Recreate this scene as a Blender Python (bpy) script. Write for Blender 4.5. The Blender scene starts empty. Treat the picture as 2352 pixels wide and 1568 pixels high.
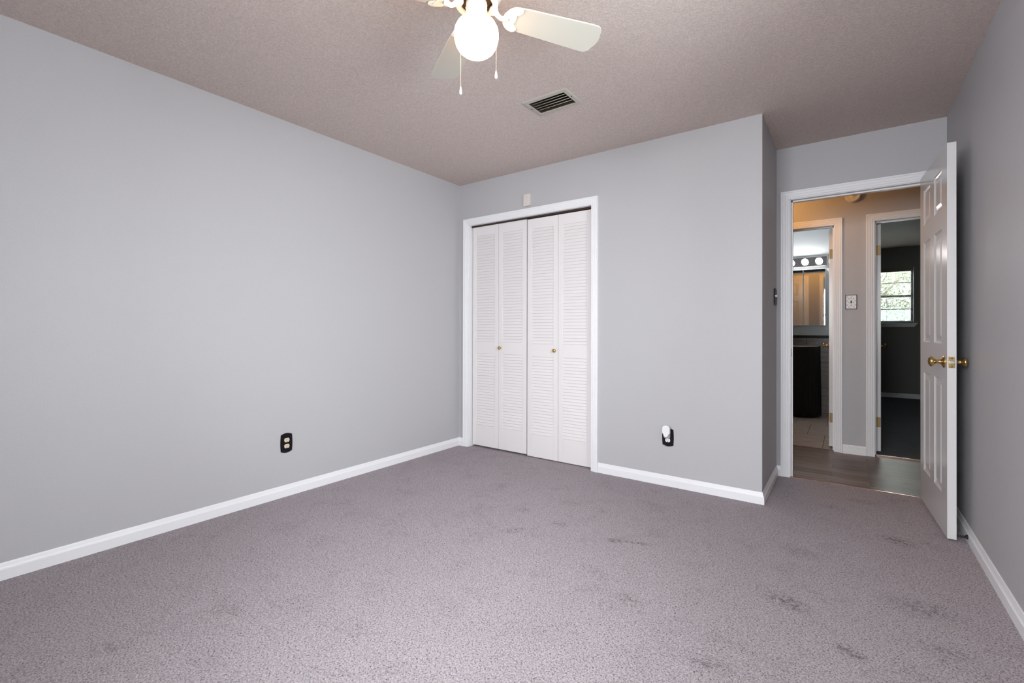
import bpy, bmesh, math, random
from mathutils import Vector, Matrix
random.seed(7)
S = bpy.context.scene
COL = S.collection
PI = math.pi

# ------------------------------------------------------------------ camera
CX, CY, CZ = 2.9626, -3.2699, 1.0829
YAW, PITCH, ROLL = -0.6235, 0.0029, 0.0021
FPX, SY = 1067.65, -29.51
cam_d = bpy.data.cameras.new('camera'); cam = bpy.data.objects.new('camera', cam_d); COL.objects.link(cam)
f_ = Vector((math.sin(YAW)*math.cos(PITCH), math.cos(YAW)*math.cos(PITCH), math.sin(PITCH)))
r_ = Vector((math.cos(YAW), -math.sin(YAW), 0)); u_ = r_.cross(f_)
r2 = r_*math.cos(ROLL) + u_*math.sin(ROLL); u2 = -r_*math.sin(ROLL) + u_*math.cos(ROLL)
m = Matrix((( r2.x, u2.x, -f_.x, CX), (r2.y, u2.y, -f_.y, CY), (r2.z, u2.z, -f_.z, CZ), (0, 0, 0, 1)))
cam.matrix_world = m
cam_d.sensor_fit = 'HORIZONTAL'; cam_d.sensor_width = 36.0
cam_d.lens = 36.0*FPX/2352.0; cam_d.shift_y = SY/2352.0
cam_d.clip_start = 0.02; cam_d.clip_end = 200
S.camera = cam
S.view_settings.view_transform = 'Standard'; S.view_settings.look = 'None'
S.view_settings.gamma = 1.0; S.view_settings.use_curve_mapping = False
S.view_settings.exposure = 0.0

# ------------------------------------------------------------------ world and daylight
W = bpy.data.worlds.new('world'); S.world = W; W.use_nodes = True
bg = W.node_tree.nodes['Background']; bg.inputs[0].default_value = (0.86, 0.94, 1.0, 1); bg.inputs[1].default_value = 3.2

def area(name, loc, rot, sx, sy, power, col, spread=150):
    d = bpy.data.lights.new(name, 'AREA'); d.shape = 'RECTANGLE'; d.size = sx; d.size_y = sy
    d.energy = power; d.color = col; d.spread = math.radians(spread)
    o = bpy.data.objects.new(name, d); COL.objects.link(o); o.location = loc; o.rotation_euler = rot
    return o
# daylight pouring in, from above, through the bedroom's own windows: window_1 (right wall) and window_2 (rear wall)
area('window_daylight', (3.66, -2.15, 1.6), (0, math.radians(75), 0), 1.35, 1.5, 84, (.955, .957, 1.0))
area('rear_window_daylight', (2.40, -4.17, 1.6), (math.radians(66), 0, 0), 1.1, 1.25, 80, (.955, .955, 1.0), 128)
# daylight of the far bedroom's window
area('far_window_daylight', (3.48, 6.74, 1.7), (math.radians(-80), 0, 0), .68, .85, 15, (.92, .98, 1.0))
# sun on the garden beyond the far window
sun_d = bpy.data.lights.new('sun', 'SUN'); sun_d.energy = 55; sun_d.angle = .01; sun_d.color = (1, .96, .9)
sun = bpy.data.objects.new('sun', sun_d); COL.objects.link(sun); sun.rotation_euler = Vector((1, -.05, -1.0)).to_track_quat('-Z', 'Y').to_euler()

# ------------------------------------------------------------------ mesh helpers
class MB:
    def __init__(s): s.v = []; s.f = []; s.sm = []
    def add(s, vs, fs, smooth=False):
        o = len(s.v); s.v += [tuple(p) for p in vs]; s.f += [tuple(i+o for i in f) for f in fs]; s.sm += [smooth]*len(fs)
    def box(s, x0, x1, y0, y1, z0, z1, M=None):
        vs = [(x, y, z) for z in (z0, z1) for y in (y0, y1) for x in (x0, x1)]
        if M is not None: vs = [M @ Vector(p) for p in vs]
        s.add(vs, [(0,2,3,1),(4,5,7,6),(0,1,5,4),(2,6,7,3),(0,4,6,2),(1,3,7,5)])
    def prism(s, pts, d, M=None):
        "polygon pts (x,y) extruded z 0..d"
        n = len(pts); vs = [(p[0], p[1], 0) for p in pts] + [(p[0], p[1], d) for p in pts]
        if M is not None: vs = [M @ Vector(p) for p in vs]
        s.add(vs, [tuple(range(n-1, -1, -1)), tuple(range(n, 2*n))] + [(i, (i+1) % n, n+(i+1) % n, n+i) for i in range(n)])
    def lathe(s, prof, n=32, M=None, smooth=True, cap=True):
        vs = []; fs = []
        for r, z in prof:
            for k in range(n):
                a = 2*PI*k/n; vs.append((r*math.cos(a), r*math.sin(a), z))
        for i in range(len(prof)-1):
            for k in range(n):
                a, b = i*n+k, i*n+(k+1) % n; fs.append((a, b, b+n, a+n))
        if cap:
            fs.append(tuple(range(n-1, -1, -1))); fs.append(tuple(range((len(prof)-1)*n, len(prof)*n)))
        if M is not None: vs = [M @ Vector(p) for p in vs]
        s.add(vs, fs, smooth)
    def tube(s, path, r, n=10, smooth=True):
        path = [Vector(p) for p in path]; vs = []; fs = []
        rr = r if isinstance(r, (list, tuple)) else [r]*len(path)
        t0 = (path[1]-path[0]).normalized(); up = Vector((0, 0, 1)) if abs(t0.z) < .9 else Vector((1, 0, 0))
        x = t0.cross(up).normalized()
        for i, p in enumerate(path):
            t = (path[min(i+1, len(path)-1)]-path[max(i-1, 0)]).normalized()
            x = (x - t*x.dot(t)).normalized(); y = t.cross(x)
            for k in range(n):
                a = 2*PI*k/n; vs.append(p + (x*math.cos(a)+y*math.sin(a))*rr[i])
        for i in range(len(path)-1):
            for k in range(n):
                a, b = i*n+k, i*n+(k+1) % n; fs.append((a, b, b+n, a+n))
        fs.append(tuple(range(n-1, -1, -1))); fs.append(tuple(range((len(path)-1)*n, len(path)*n)))
        s.add(vs, fs, smooth)
    def sphere(s, c, r, n=12, m=8, sc=(1, 1, 1)):
        vs = []; fs = []
        for i in range(m+1):
            t = PI*i/m
            for k in range(n):
                a = 2*PI*k/n; vs.append((c[0]+r*sc[0]*math.sin(t)*math.cos(a), c[1]+r*sc[1]*math.sin(t)*math.sin(a), c[2]+r*sc[2]*math.cos(t)))
        for i in range(m):
            for k in range(n):
                a, b = i*n+k, i*n+(k+1) % n; fs.append((a, a+n, b+n, b))
        s.add(vs, fs, True)
    def sweep(s, prof, path, left=True, closed=False):
        "prof: (d, z) closed section; path: (x, y) polyline; d measured to the left of travel"
        P = [Vector(p) for p in path]; n = len(prof); sg = 1 if left else -1; vs = []
        for i, p in enumerate(P):
            def nrm(a, b):
                t = (b-a).normalized(); return Vector((-t.y, t.x))*sg
            ns = []
            if i > 0: ns.append(nrm(P[i-1], P[i]))
            if i < len(P)-1: ns.append(nrm(P[i], P[i+1]))
            nn = ns[0] if len(ns) == 1 else (ns[0]+ns[1])/(1+ns[0].dot(ns[1]))
            for d, z in prof: vs.append((p.x+nn.x*d, p.y+nn.y*d, z))
        fs = []
        for i in range(len(P)-1):
            for k in range(n):
                a, b = i*n+k, i*n+(k+1) % n; fs.append((a, b, b+n, a+n))
        fs.append(tuple(range(n))); fs.append(tuple(range((len(P)-1)*n, len(P)*n)))
        s.add(vs, fs)
    def casing(s, x0, x1, zb, zt, yf, sg, w=.06):
        "mitred colonial door casing round an opening; yf = wall face, sg = side it sticks out to"
        k = w/.06
        prof = [(0, 0), (0, .009), (.003, .0105), (.010, .0108), (.012, .0100), (.0155, .0128), (.026, .0135), (.028, .0127), (.0315, .0150), (.044, .0160), (.046, .0150), (.0495, .0178), (.058, .0182), (.06, .0165), (.06, 0)]
        vs = []
        for u, d in prof:
            u *= k; y = yf+sg*d
            vs += [(x0-u, y, zb), (x0-u, y, zt+u), (x1+u, y, zt+u), (x1+u, y, zb)]
        fs = []; n = len(prof)
        for i in range(n):
            j = (i+1) % n
            for q in range(3): fs.append((i*4+q, i*4+q+1, j*4+q+1, j*4+q))
        fs.append(tuple(i*4 for i in range(n))); fs.append(tuple(i*4+3 for i in range(n)))
        s.add(vs, fs)
    def build(s, name, mat, parent=None, bevel=0, M=None):
        me = bpy.data.meshes.new(name); me.from_pydata(s.v, [], s.f)
        me.polygons.foreach_set('use_smooth', s.sm)
        bm = bmesh.new(); bm.from_mesh(me); bmesh.ops.recalc_face_normals(bm, faces=bm.faces); bm.to_mesh(me); bm.free()
        me.materials.append(mat); me.update()
        o = bpy.data.objects.new(name, me); COL.objects.link(o)
        if parent: o.parent = parent
        if M is not None: o.matrix_basis = M
        if bevel:
            b = o.modifiers.new('bevel', 'BEVEL'); b.width = bevel; b.segments = 2; b.limit_method = 'ANGLE'
        return o

def thing(name, label, cat, loc=(0, 0, 0), rotz=0, group=None, kind=None):
    o = bpy.data.objects.new(name, None); COL.objects.link(o); o.location = loc; o.rotation_euler = (0, 0, rotz)
    o.empty_display_size = .05
    if label: o['label'] = label
    if cat: o['category'] = cat
    if group: o['group'] = group
    if kind: o['kind'] = kind
    return o
def tag(o, label=None, cat=None, group=None, kind=None):
    for k, v in (('label', label), ('category', cat), ('group', group), ('kind', kind)):
        if v: o[k] = v
    return o
def struct(mb, name, mat, label=None, cat=None):
    return tag(mb.build(name, mat), label, cat, None, 'structure')

# ------------------------------------------------------------------ materials
def mat(name, col, rough=.6, metal=0.0, spec=None, emis=None, es=0.0):
    m = bpy.data.materials.new(name); m.use_nodes = True; b = m.node_tree.nodes['Principled BSDF']
    b.inputs['Base Color'].default_value = (*col, 1); b.inputs['Roughness'].default_value = rough; b.inputs['Metallic'].default_value = metal
    if spec is not None: b.inputs['Specular IOR Level'].default_value = spec
    if emis: b.inputs['Emission Color'].default_value = (*emis, 1); b.inputs['Emission Strength'].default_value = es
    return m
def N(m, t, **k):
    n = m.node_tree.nodes.new(t)
    for a, b in k.items():
        if a.startswith('i_'): n.inputs[a[2:].replace('_', ' ')].default_value = b
        else: setattr(n, a, b)
    return n
def L(m, a, b): m.node_tree.links.new(a, b)
def bump_noise(m, scale, strength, dist=.002, detail=3, rough=.5):
    b = m.node_tree.nodes['Principled BSDF']; tc = N(m, 'ShaderNodeTexCoord')
    n = N(m, 'ShaderNodeTexNoise'); n.inputs['Scale'].default_value = scale; n.inputs['Detail'].default_value = detail; n.inputs['Roughness'].default_value = rough
    bp = N(m, 'ShaderNodeBump'); bp.inputs['Strength'].default_value = strength; bp.inputs['Distance'].default_value = dist
    L(m, tc.outputs['Object'], n.inputs['Vector']); L(m, n.outputs['Fac'], bp.inputs['Height']); L(m, bp.outputs['Normal'], b.inputs['Normal'])
    return n, tc, b, bp
def ramp(m, fac, c0, c1, p0=0., p1=1.):
    r = N(m, 'ShaderNodeValToRGB'); r.color_ramp.elements[0].position = p0; r.color_ramp.elements[0].color = (*c0, 1)
    r.color_ramp.elements[1].position = p1; r.color_ramp.elements[1].color = (*c1, 1); L(m, fac, r.inputs[0]); return r

PAINT = mat('wall_paint', (.462, .450, .463), .5, spec=.3)
n_, tc_, b_, _ = bump_noise(PAINT, 160, .12, .002, 3)
n2 = N(PAINT, 'ShaderNodeTexNoise'); n2.inputs['Scale'].default_value = 220; n2.inputs['Detail'].default_value = 2; L(PAINT, tc_.outputs['Object'], n2.inputs['Vector'])
r_n = ramp(PAINT, n2.outputs['Fac'], (.447, .436, .449), (.477, .465, .479), .3, .7); L(PAINT, r_n.outputs[0], b_.inputs['Base Color'])
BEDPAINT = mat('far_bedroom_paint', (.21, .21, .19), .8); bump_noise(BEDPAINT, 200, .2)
BATHPAINT = mat('bathroom_paint', (.50, .54, .56), .5); bump_noise(BATHPAINT, 200, .1)
TRIM = mat('white_trim_paint', (.80, .79, .81), .38, spec=.4)
DOORW = mat('door_white_paint', (.67, .65, .65), .2, spec=.5)
n_, tc_, b_, bp_ = bump_noise(DOORW, 40, .06, .002)
mp = N(DOORW, 'ShaderNodeMapping'); mp.inputs['Scale'].default_value = (4, 1, .15); L(DOORW, tc_.outputs['Object'], mp.inputs[0]); L(DOORW, mp.outputs[0], n_.inputs['Vector']); n_.inputs['Scale'].default_value = 90
CLOSW = mat('closet_door_paint', (.75, .71, .71), .4, spec=.35)
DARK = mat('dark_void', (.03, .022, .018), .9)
BRASS = mat('polished_brass', (.64, .45, .19), .2, 1.0)
BRASSD = mat('aged_brass', (.24, .17, .085), .5, 1.0)
STEEL = mat('brushed_steel', (.65, .66, .68), .3, 1.0)
CHROME = mat('chrome', (.85, .85, .87), .08, 1.0)
BLACKP = mat('black_plate_metal', (.008, .006, .007), .4, spec=.2)
BORDER = mat('dark_brown_border', (.02, .012, .011), .8, spec=.1)
ALMOND = mat('almond_plastic', (.70, .58, .44), .4)
SLOT = mat('socket_slot_dark', (.03, .015, .01), .7)
WPLAST = mat('white_plastic', (.80, .80, .81), .3)
CREAM = mat('cream_plastic', (.66, .60, .57), .45)
VENTM = mat('vent_enamel', (.46, .42, .37), .5); bump_noise(VENTM, 200, .1)
VENTS = mat('vent_slat_brown', (.16, .125, .085), .6); VENTD = mat('vent_duct_dark', (.035, .022, .012), .8)  # slats a darker brown than the frame enamel
FANW = mat('fan_white_enamel', (.74, .70, .62), .35)
BLADEW = mat('fan_blade_white', (.50, .475, .42), .5)
GLOBE = mat('lit_opal_glass', (1, .95, .88), .3, emis=(1.0, .60, .32), es=11.0)
BULB = mat('lit_bulb_glass', (1, 1, 1), .3, emis=(1.0, .96, .93), es=60.0)
HALLB = mat('lit_hall_glass', (1, .9, .8), .3, emis=(1.0, .55, .2), es=5.0)
BLACKTRIM = mat('black_glazed_trim', (.010, .011, .018), .45, spec=.25)
CLOTH = mat('black_fabric', (.006, .005, .005), .9); bump_noise(CLOTH, 300, .4)
PORC = mat('white_porcelain', (.85, .86, .87), .1)
BLIND = mat('blind_slat_white', (.80, .80, .78), .5)
FRAMED = mat('bronze_window_frame', (.06, .055, .05), .4)
RUBBER = mat('black_rubber', (.012, .012, .014), .6)

def glass(name):
    m = bpy.data.materials.new(name); m.use_nodes = True; nt = m.node_tree; nt.nodes.clear()
    o = N(m, 'ShaderNodeOutputMaterial'); mx = N(m, 'ShaderNodeMixShader'); t = N(m, 'ShaderNodeBsdfTransparent'); g = N(m, 'ShaderNodeBsdfGlossy')
    g.inputs['Roughness'].default_value = .02; t.inputs[0].default_value = (.93, .96, .95, 1)
    fr = N(m, 'ShaderNodeFresnel'); fr.inputs[0].default_value = 1.3
    L(m, fr.outputs[0], mx.inputs[0]); L(m, t.outputs[0], mx.inputs[1]); L(m, g.outputs[0], mx.inputs[2]); L(m, mx.outputs[0], o.inputs[0]); return m
GLASS = glass('window_glass')
MIRROR = mat('mirror_silver', (.88, .9, .9), .02, 1.0)

# textured ceiling
CEIL = mat('textured_ceiling', (.47, .43, .405), .75, spec=.25)
def ceil_mat(m, c0, c1):
    b = m.node_tree.nodes['Principled BSDF']; tc = N(m, 'ShaderNodeTexCoord')
    a = N(m, 'ShaderNodeTexNoise'); a.inputs['Scale'].default_value = 115; a.inputs['Detail'].default_value = 4; a.inputs['Roughness'].default_value = .6; a.inputs['Distortion'].default_value = .4
    v = N(m, 'ShaderNodeTexVoronoi'); v.inputs['Scale'].default_value = 150
    L(m, tc.outputs['Object'], a.inputs['Vector']); L(m, tc.outputs['Object'], v.inputs['Vector'])
    mr = N(m, 'ShaderNodeMapRange'); mr.inputs['From Min'].default_value = .35; mr.inputs['From Max'].default_value = .0; L(m, v.outputs['Distance'], mr.inputs[0])
    ad = N(m, 'ShaderNodeMath', operation='MULTIPLY_ADD'); ad.inputs[1].default_value = .5; L(m, mr.outputs[0], ad.inputs[0]); L(m, a.outputs['Fac'], ad.inputs[2])
    bp = N(m, 'ShaderNodeBump'); bp.inputs['Strength'].default_value = .75; bp.inputs['Distance'].default_value = .0042
    L(m, ad.outputs[0], bp.inputs['Height']); L(m, bp.outputs[0], b.inputs['Normal'])
    r = ramp(m, ad.outputs[0], c0, c1, .35, 1.0); L(m, r.outputs[0], b.inputs['Base Color'])
ceil_mat(CEIL, (.53, .445, .408), (.81, .69, .64))

# carpet
def carpet(name, dark, mid, light, stains=()):
    m = mat(name, mid, .95, spec=.1); b = m.node_tree.nodes['Principled BSDF']; tc = N(m, 'ShaderNodeTexCoord')
    mp = N(m, 'ShaderNodeMapping'); mp.inputs['Rotation'].default_value = (0, 0, .6); mp.inputs['Scale'].default_value = (1, .95, 1); L(m, tc.outputs['Object'], mp.inputs[0])
    a = N(m, 'ShaderNodeTexNoise'); a.inputs['Scale'].default_value = 185; a.inputs['Detail'].default_value = 5; a.inputs['Roughness'].default_value = .68; a.inputs['Distortion'].default_value = .6
    L(m, mp.outputs[0], a.inputs['Vector'])
    r = N(m, 'ShaderNodeValToRGB'); e = r.color_ramp.elements; e[0].position = .34; e[0].color = (*dark, 1); e[1].position = .64; e[1].color = (*light, 1)
    k = e.new(.46); k.color = (*mid, 1); L(m, a.outputs['Fac'], r.inputs[0])
    # broad wear and traffic mottling
    c = N(m, 'ShaderNodeTexNoise'); c.inputs['Scale'].default_value = 5.5; c.inputs['Detail'].default_value = 6; c.inputs['Roughness'].default_value = .65
    L(m, tc.outputs['Object'], c.inputs['Vector'])
    cr = N(m, 'ShaderNodeMapRange'); cr.inputs['From Min'].default_value = .52; cr.inputs['From Max'].default_value = .72; cr.inputs['To Min'].default_value = 0; cr.inputs['To Max'].default_value = .42
    L(m, c.outputs['Fac'], cr.inputs[0])
    g = N(m, 'ShaderNodeTexNoise'); g.inputs['Scale'].default_value = 48; g.inputs['Detail'].default_value = 4; g.inputs['Roughness'].default_value = .7; L(m, tc.outputs['Object'], g.inputs['Vector'])
    gr = N(m, 'ShaderNodeMapRange'); gr.inputs['From Min'].default_value = .43; gr.inputs['From Max'].default_value = .60; L(m, g.outputs['Fac'], gr.inputs[0])
    m0 = N(m, 'ShaderNodeMath', operation='MULTIPLY'); L(m, cr.outputs[0], m0.inputs[0]); L(m, gr.outputs[0], m0.inputs[1]); tot = m0.outputs[0]
    for (x, y, rx, ry, ang, s) in stains:
        q = N(m, 'ShaderNodeMapping'); q.vector_type = 'TEXTURE'; q.inputs['Location'].default_value = (x, y, 0); q.inputs['Rotation'].default_value = (0, 0, ang); q.inputs['Scale'].default_value = (rx, ry, 1)
        L(m, tc.outputs['Object'], q.inputs[0]); ln = N(m, 'ShaderNodeVectorMath', operation='LENGTH'); L(m, q.outputs[0], ln.inputs[0])
        mr = N(m, 'ShaderNodeMapRange', interpolation_type='SMOOTHSTEP'); mr.inputs['From Min'].default_value = 1.15; mr.inputs['From Max'].default_value = .1; mr.inputs['To Max'].default_value = min(1, s*1.35)
        L(m, ln.outputs['Value'], mr.inputs[0]); mu = N(m, 'ShaderNodeMath', operation='MULTIPLY'); L(m, mr.outputs[0], mu.inputs[0]); L(m, gr.outputs[0], mu.inputs[1])
        mxn = N(m, 'ShaderNodeMath', operation='MAXIMUM'); L(m, mu.outputs[0], mxn.inputs[0]); L(m, tot, mxn.inputs[1]); tot = mxn.outputs[0]
    mx = N(m, 'ShaderNodeMix', data_type='RGBA', blend_type='MULTIPLY'); mx.inputs[7].default_value = (.30, .28, .27, 1)
    L(m, tot, mx.inputs[0]); L(m, r.outputs[0], mx.inputs[6]); L(m, mx.outputs[2], b.inputs['Base Color'])
    bp = N(m, 'ShaderNodeBump'); bp.inputs['Strength'].default_value = .7; bp.inputs['Distance'].default_value = .006; L(m, a.outputs['Fac'], bp.inputs['Height']); L(m, bp.outputs[0], b.inputs['Normal'])
    return m
STAINS = [(1.995, -1.01, .055, .035, .4, .75), (2.10, -.97, .11, .022, .35, .6), (1.50, -1.22, .10, .045, .9, .45), (1.66, -1.0, .07, .05, .3, .4), (3.175, -.16, .10, .075, -.5, .6),
          (2.77, -1.12, .12, .07, -.3, .6), (2.255, -1.47, .09, .06, 0, .35), (2.97, -1.33, .07, .05, -.4, .6), (2.60, -1.67, .10, .05, .2, .4), (3.2, -.86, .16, .10, 0, .4),
          (2.775, -.6, .13, .08, 0, .35), (3.24, -1.14, .09, .05, 0, .45), (1.02, -2.45, .10, .06, .4, .3), (.93, -2.78, .08, .05, .7, .3), (2.9, .2, .1, .06, 0, .3), (1.38, -.95, .08, .05, 0, .3), (3.05, .42, .12, .06, 0, .35)]
CARPET = carpet('grey_mauve_carpet', (.10, .08, .087), (.335, .294, .312), (.535, .482, .507), STAINS)
BEDCARPET = carpet('dark_far_carpet', (.07, .072, .08), (.13, .133, .145), (.20, .205, .22))

def planks(name):
    m = mat(name, (.2, .15, .13), .3, spec=.35); b = m.node_tree.nodes['Principled BSDF']; tc = N(m, 'ShaderNodeTexCoord')
    br = N(m, 'ShaderNodeTexBrick'); br.offset = .37; br.inputs['Scale'].default_value = 1; br.inputs['Brick Width'].default_value = .62; br.inputs['Row Height'].default_value = .125
    br.inputs['Mortar Size'].default_value = .0015; br.inputs['Color1'].default_value = (.10, .064, .05, 1); br.inputs['Color2'].default_value = (.21, .15, .125, 1); br.inputs['Mortar'].default_value = (.02, .012, .01, 1)
    L(m, tc.outputs['Object'], br.inputs['Vector'])
    mp = N(m, 'ShaderNodeMapping'); mp.inputs['Scale'].default_value = (1.6, 26, 1); L(m, tc.outputs['Object'], mp.inputs[0])
    n = N(m, 'ShaderNodeTexNoise'); n.inputs['Scale'].default_value = 2.2; n.inputs['Detail'].default_value = 6; n.inputs['Roughness'].default_value = .65; L(m, mp.outputs[0], n.inputs['Vector'])
    r = ramp(m, n.outputs['Fac'], (.4, .4, .4), (1.55, 1.55, 1.55), .32, .68)
    mx = N(m, 'ShaderNodeMix', data_type='RGBA', blend_type='MULTIPLY'); mx.inputs[0].default_value = 1; L(m, br.outputs['Color'], mx.inputs[6]); L(m, r.outputs[0], mx.inputs[7]); L(m, mx.outputs[2], b.inputs['Base Color'])
    rr = N(m, 'ShaderNodeMapRange'); rr.inputs['To Min'].default_value = .36; rr.inputs['To Max'].default_value = .48; L(m, n.outputs['Fac'], rr.inputs[0]); L(m, rr.outputs[0], b.inputs['Roughness'])
    bp = N(m, 'ShaderNodeBump'); bp.inputs['Strength'].default_value = .25; bp.inputs['Distance'].default_value = .002; L(m, n.outputs['Fac'], bp.inputs['Height']); L(m, bp.outputs[0], b.inputs['Normal'])
    return m
PLANKS = planks('laminate_planks')
def tiles(name, w, h, c1, c2, mortar, axes='XY', off=0.0, loc=(0, 0, 0)):
    m = mat(name, c1, .35); b = m.node_tree.nodes['Principled BSDF']; tc = N(m, 'ShaderNodeTexCoord')
    sp = N(m, 'ShaderNodeSeparateXYZ'); cb = N(m, 'ShaderNodeCombineXYZ'); L(m, tc.outputs['Object'], sp.inputs[0])
    L(m, sp.outputs[axes[0]], cb.inputs[0]); L(m, sp.outputs[axes[1]], cb.inputs[1])
    mp = N(m, 'ShaderNodeMapping'); mp.inputs['Location'].default_value = loc; L(m, cb.outputs[0], mp.inputs[0])
    br = N(m, 'ShaderNodeTexBrick'); br.offset = off; br.inputs['Scale'].default_value = 1; br.inputs['Brick Width'].default_value = w; br.inputs['Row Height'].default_value = h
    br.inputs['Mortar Size'].default_value = .0035; br.inputs['Color1'].default_value = (*c1, 1); br.inputs['Color2'].default_value = (*c2, 1); br.inputs['Mortar'].default_value = (*mortar, 1)
    L(m, mp.outputs[0], br.inputs['Vector'])
    n = N(m, 'ShaderNodeTexNoise'); n.inputs['Scale'].default_value = 7; n.inputs['Detail'].default_value = 7; n.inputs['Roughness'].default_value = .7
    m2 = N(m, 'ShaderNodeMapping'); m2.inputs['Scale'].default_value = (1, 4, 1); L(m, cb.outputs[0], m2.inputs[0]); L(m, m2.outputs[0], n.inputs['Vector'])
    r = ramp(m, n.outputs['Fac'], (.6, .6, .6), (1.3, 1.3, 1.3), .3, .7)
    mx = N(m, 'ShaderNodeMix', data_type='RGBA', blend_type='MULTIPLY'); mx.inputs[0].default_value = 1; L(m, br.outputs['Color'], mx.inputs[6]); L(m, r.outputs[0], mx.inputs[7]); L(m, mx.outputs[2], b.inputs['Base Color'])
    return m
FTILE = tiles('bathroom_floor_tile', .31, .62, (.46, .40, .37), (.52, .455, .42), (.07, .055, .05), 'XY', .5, (-2.626, -1.96, 0))
WTILE = tiles('bathroom_wall_tile', .33, .328, (.12, .10, .088), (.135, .112, .10), (.05, .035, .03), 'XZ', 0, (-2.538, -.014, 0))

# ------------------------------------------------------------------ room shell
H = 2.44; XC = 2.536; YD = .7265; XR = 3.48; T = .115; YR = -4.0; ZH = -.015
YH = 1.875; YH2 = 1.99; YB = 4.0; YW = 6.5; X2 = 6.4
OPZ = 2.053
def wall(name, boxes, m, label=None):
    mb = MB()
    for b in boxes: mb.box(*b)
    return struct(mb, name, m, label, None)
wall('wall_left', [(-T, 0, YR-T, YD+T, -.1, H)], PAINT)
C0, C1 = .114, 1.366
wall('wall_back', [(0, C0, 0, T, 0, H), (C1, XC, 0, T, 0, H), (C0, C1, 0, T, OPZ, H)], PAINT)
wall('wall_recess', [(XC-T, XC, T, YD, 0, H)], PAINT)
D0, D1 = 2.625, 3.374
wall('wall_doorway', [(-.0, D0, YD, YD+T, ZH, H), (D1, 4.6, YD, YD+T, ZH, H), (D0, D1, YD, YD+T, OPZ, H)], PAINT)
W0, W1, WZ0, WZ1 = -2.85, -1.45, .92, 2.12
wall('wall_right', [(XR, XR+T, YR-T, W0, -.1, H), (XR, XR+T, W1, YD, -.1, H), (XR, XR+T, W0, W1, -.1, WZ0), (XR, XR+T, W0, W1, WZ1, H)], PAINT)
V0, V1 = 1.78, 3.02
wall('wall_rear', [(0, V0, YR-T, YR, -.1, H), (V1, XR, YR-T, YR, -.1, H), (V0, V1, YR-T, YR, -.1, WZ0), (V0, V1, YR-T, YR, WZ1, H)], PAINT)
mb = MB(); mb.box(0, XR, YR, YD+.0, -.1, 0.0); struct(mb, 'floor', CARPET)
GX0, GX1, GY0, GY1 = 1.415, 1.660, -.960, -.810      # duct opening of the register
mb = MB(); mb.box(-T, GX0, YR-T, YD+T, H, H+.12); mb.box(GX1, XR+T, YR-T, YD+T, H, H+.12); mb.box(GX0, GX1, YR-T, GY0, H, H+.12); mb.box(GX0, GX1, GY1, YD+T, H, H+.12); struct(mb, 'ceiling', CEIL)
# hall
B0, B1 = 2.114, 2.874; E0, E1 = 3.163, 3.925; X3 = 2.96; X4 = 3.06
wall('wall_hall', [(.6, B0, YH, YH2, ZH, H), (B1, E0, YH, YH2, ZH, H), (E1, 4.6, YH, YH2, ZH, H), (B0, B1, YH, YH2, OPZ-.01, H), (E0, E1, YH, YH2, OPZ-.01, H)], PAINT)
wall('wall_hall_end', [(.5, .6, YD+T, YH, ZH, H)], PAINT)
wall('wall_hall_right', [(4.6, 4.7, YD, YH2, ZH, H)], PAINT)
mb = MB(); mb.box(.5, 4.7, YD+.02, YH+.04, ZH-.1, ZH); struct(mb, 'floor_hall', PLANKS)
mb = MB(); mb.box(.5, 4.7, YD+T, YH2, H, H+.12); struct(mb, 'ceiling_hall', CEIL)
# bathroom
wall('wall_bathroom', [(1.0, X3, YB, YB+.1, ZH, H), (.9, 1.0, YH2, YB+.1, ZH, H)], BATHPAINT)
wall('wall_bathroom_right', [(X3, X4, YH2, YW, ZH, H)], BATHPAINT)
mb = MB(); mb.box(1.0, X3, YH+.04, YB, ZH-.1, ZH); struct(mb, 'floor_bathroom', FTILE)
mb = MB(); mb.box(.9, X4, YH2, YB+.1, H, H+.12); struct(mb, 'ceiling_bathroom', BATHPAINT)
mb = MB(); mb.box(1.0, X3, YB-.01, YB, ZH, .985); struct(mb, 'trim_1', WTILE)
mb = MB(); mb.box(1.0, X3, YB-.018, YB, .985, 1.02); struct(mb, 'trim_2', BLACKTRIM)
mb = MB(); mb.casing(B0, B1, ZH, OPZ-.01, YH2, 1, .065); struct(mb, 'trim_3', BLACKTRIM)
# far bedroom
F0, F1, FZ0, FZ1 = 3.12, 3.84, 1.21, 2.10
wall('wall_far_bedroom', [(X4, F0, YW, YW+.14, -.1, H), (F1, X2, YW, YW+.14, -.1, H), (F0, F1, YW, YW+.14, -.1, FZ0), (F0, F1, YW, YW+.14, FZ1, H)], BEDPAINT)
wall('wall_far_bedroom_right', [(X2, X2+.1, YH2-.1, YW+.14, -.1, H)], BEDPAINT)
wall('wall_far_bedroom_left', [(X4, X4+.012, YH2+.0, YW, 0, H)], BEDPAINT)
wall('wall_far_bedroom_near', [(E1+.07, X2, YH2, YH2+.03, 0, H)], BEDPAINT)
mb = MB(); mb.box(X4, X2, YH+.04, YW, -.1, -.004); struct(mb, 'floor_far_bedroom', BEDCARPET)
mb = MB(); mb.box(X4, X2+.1, YH2, YW+.14, H, H+.12); struct(mb, 'ceiling_far_bedroom', CEIL)
# closet interior
mb = MB(); mb.box(0, XC-T, YD-.01, YD, 0, H); struct(mb, 'wall_closet', DARK)

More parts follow.
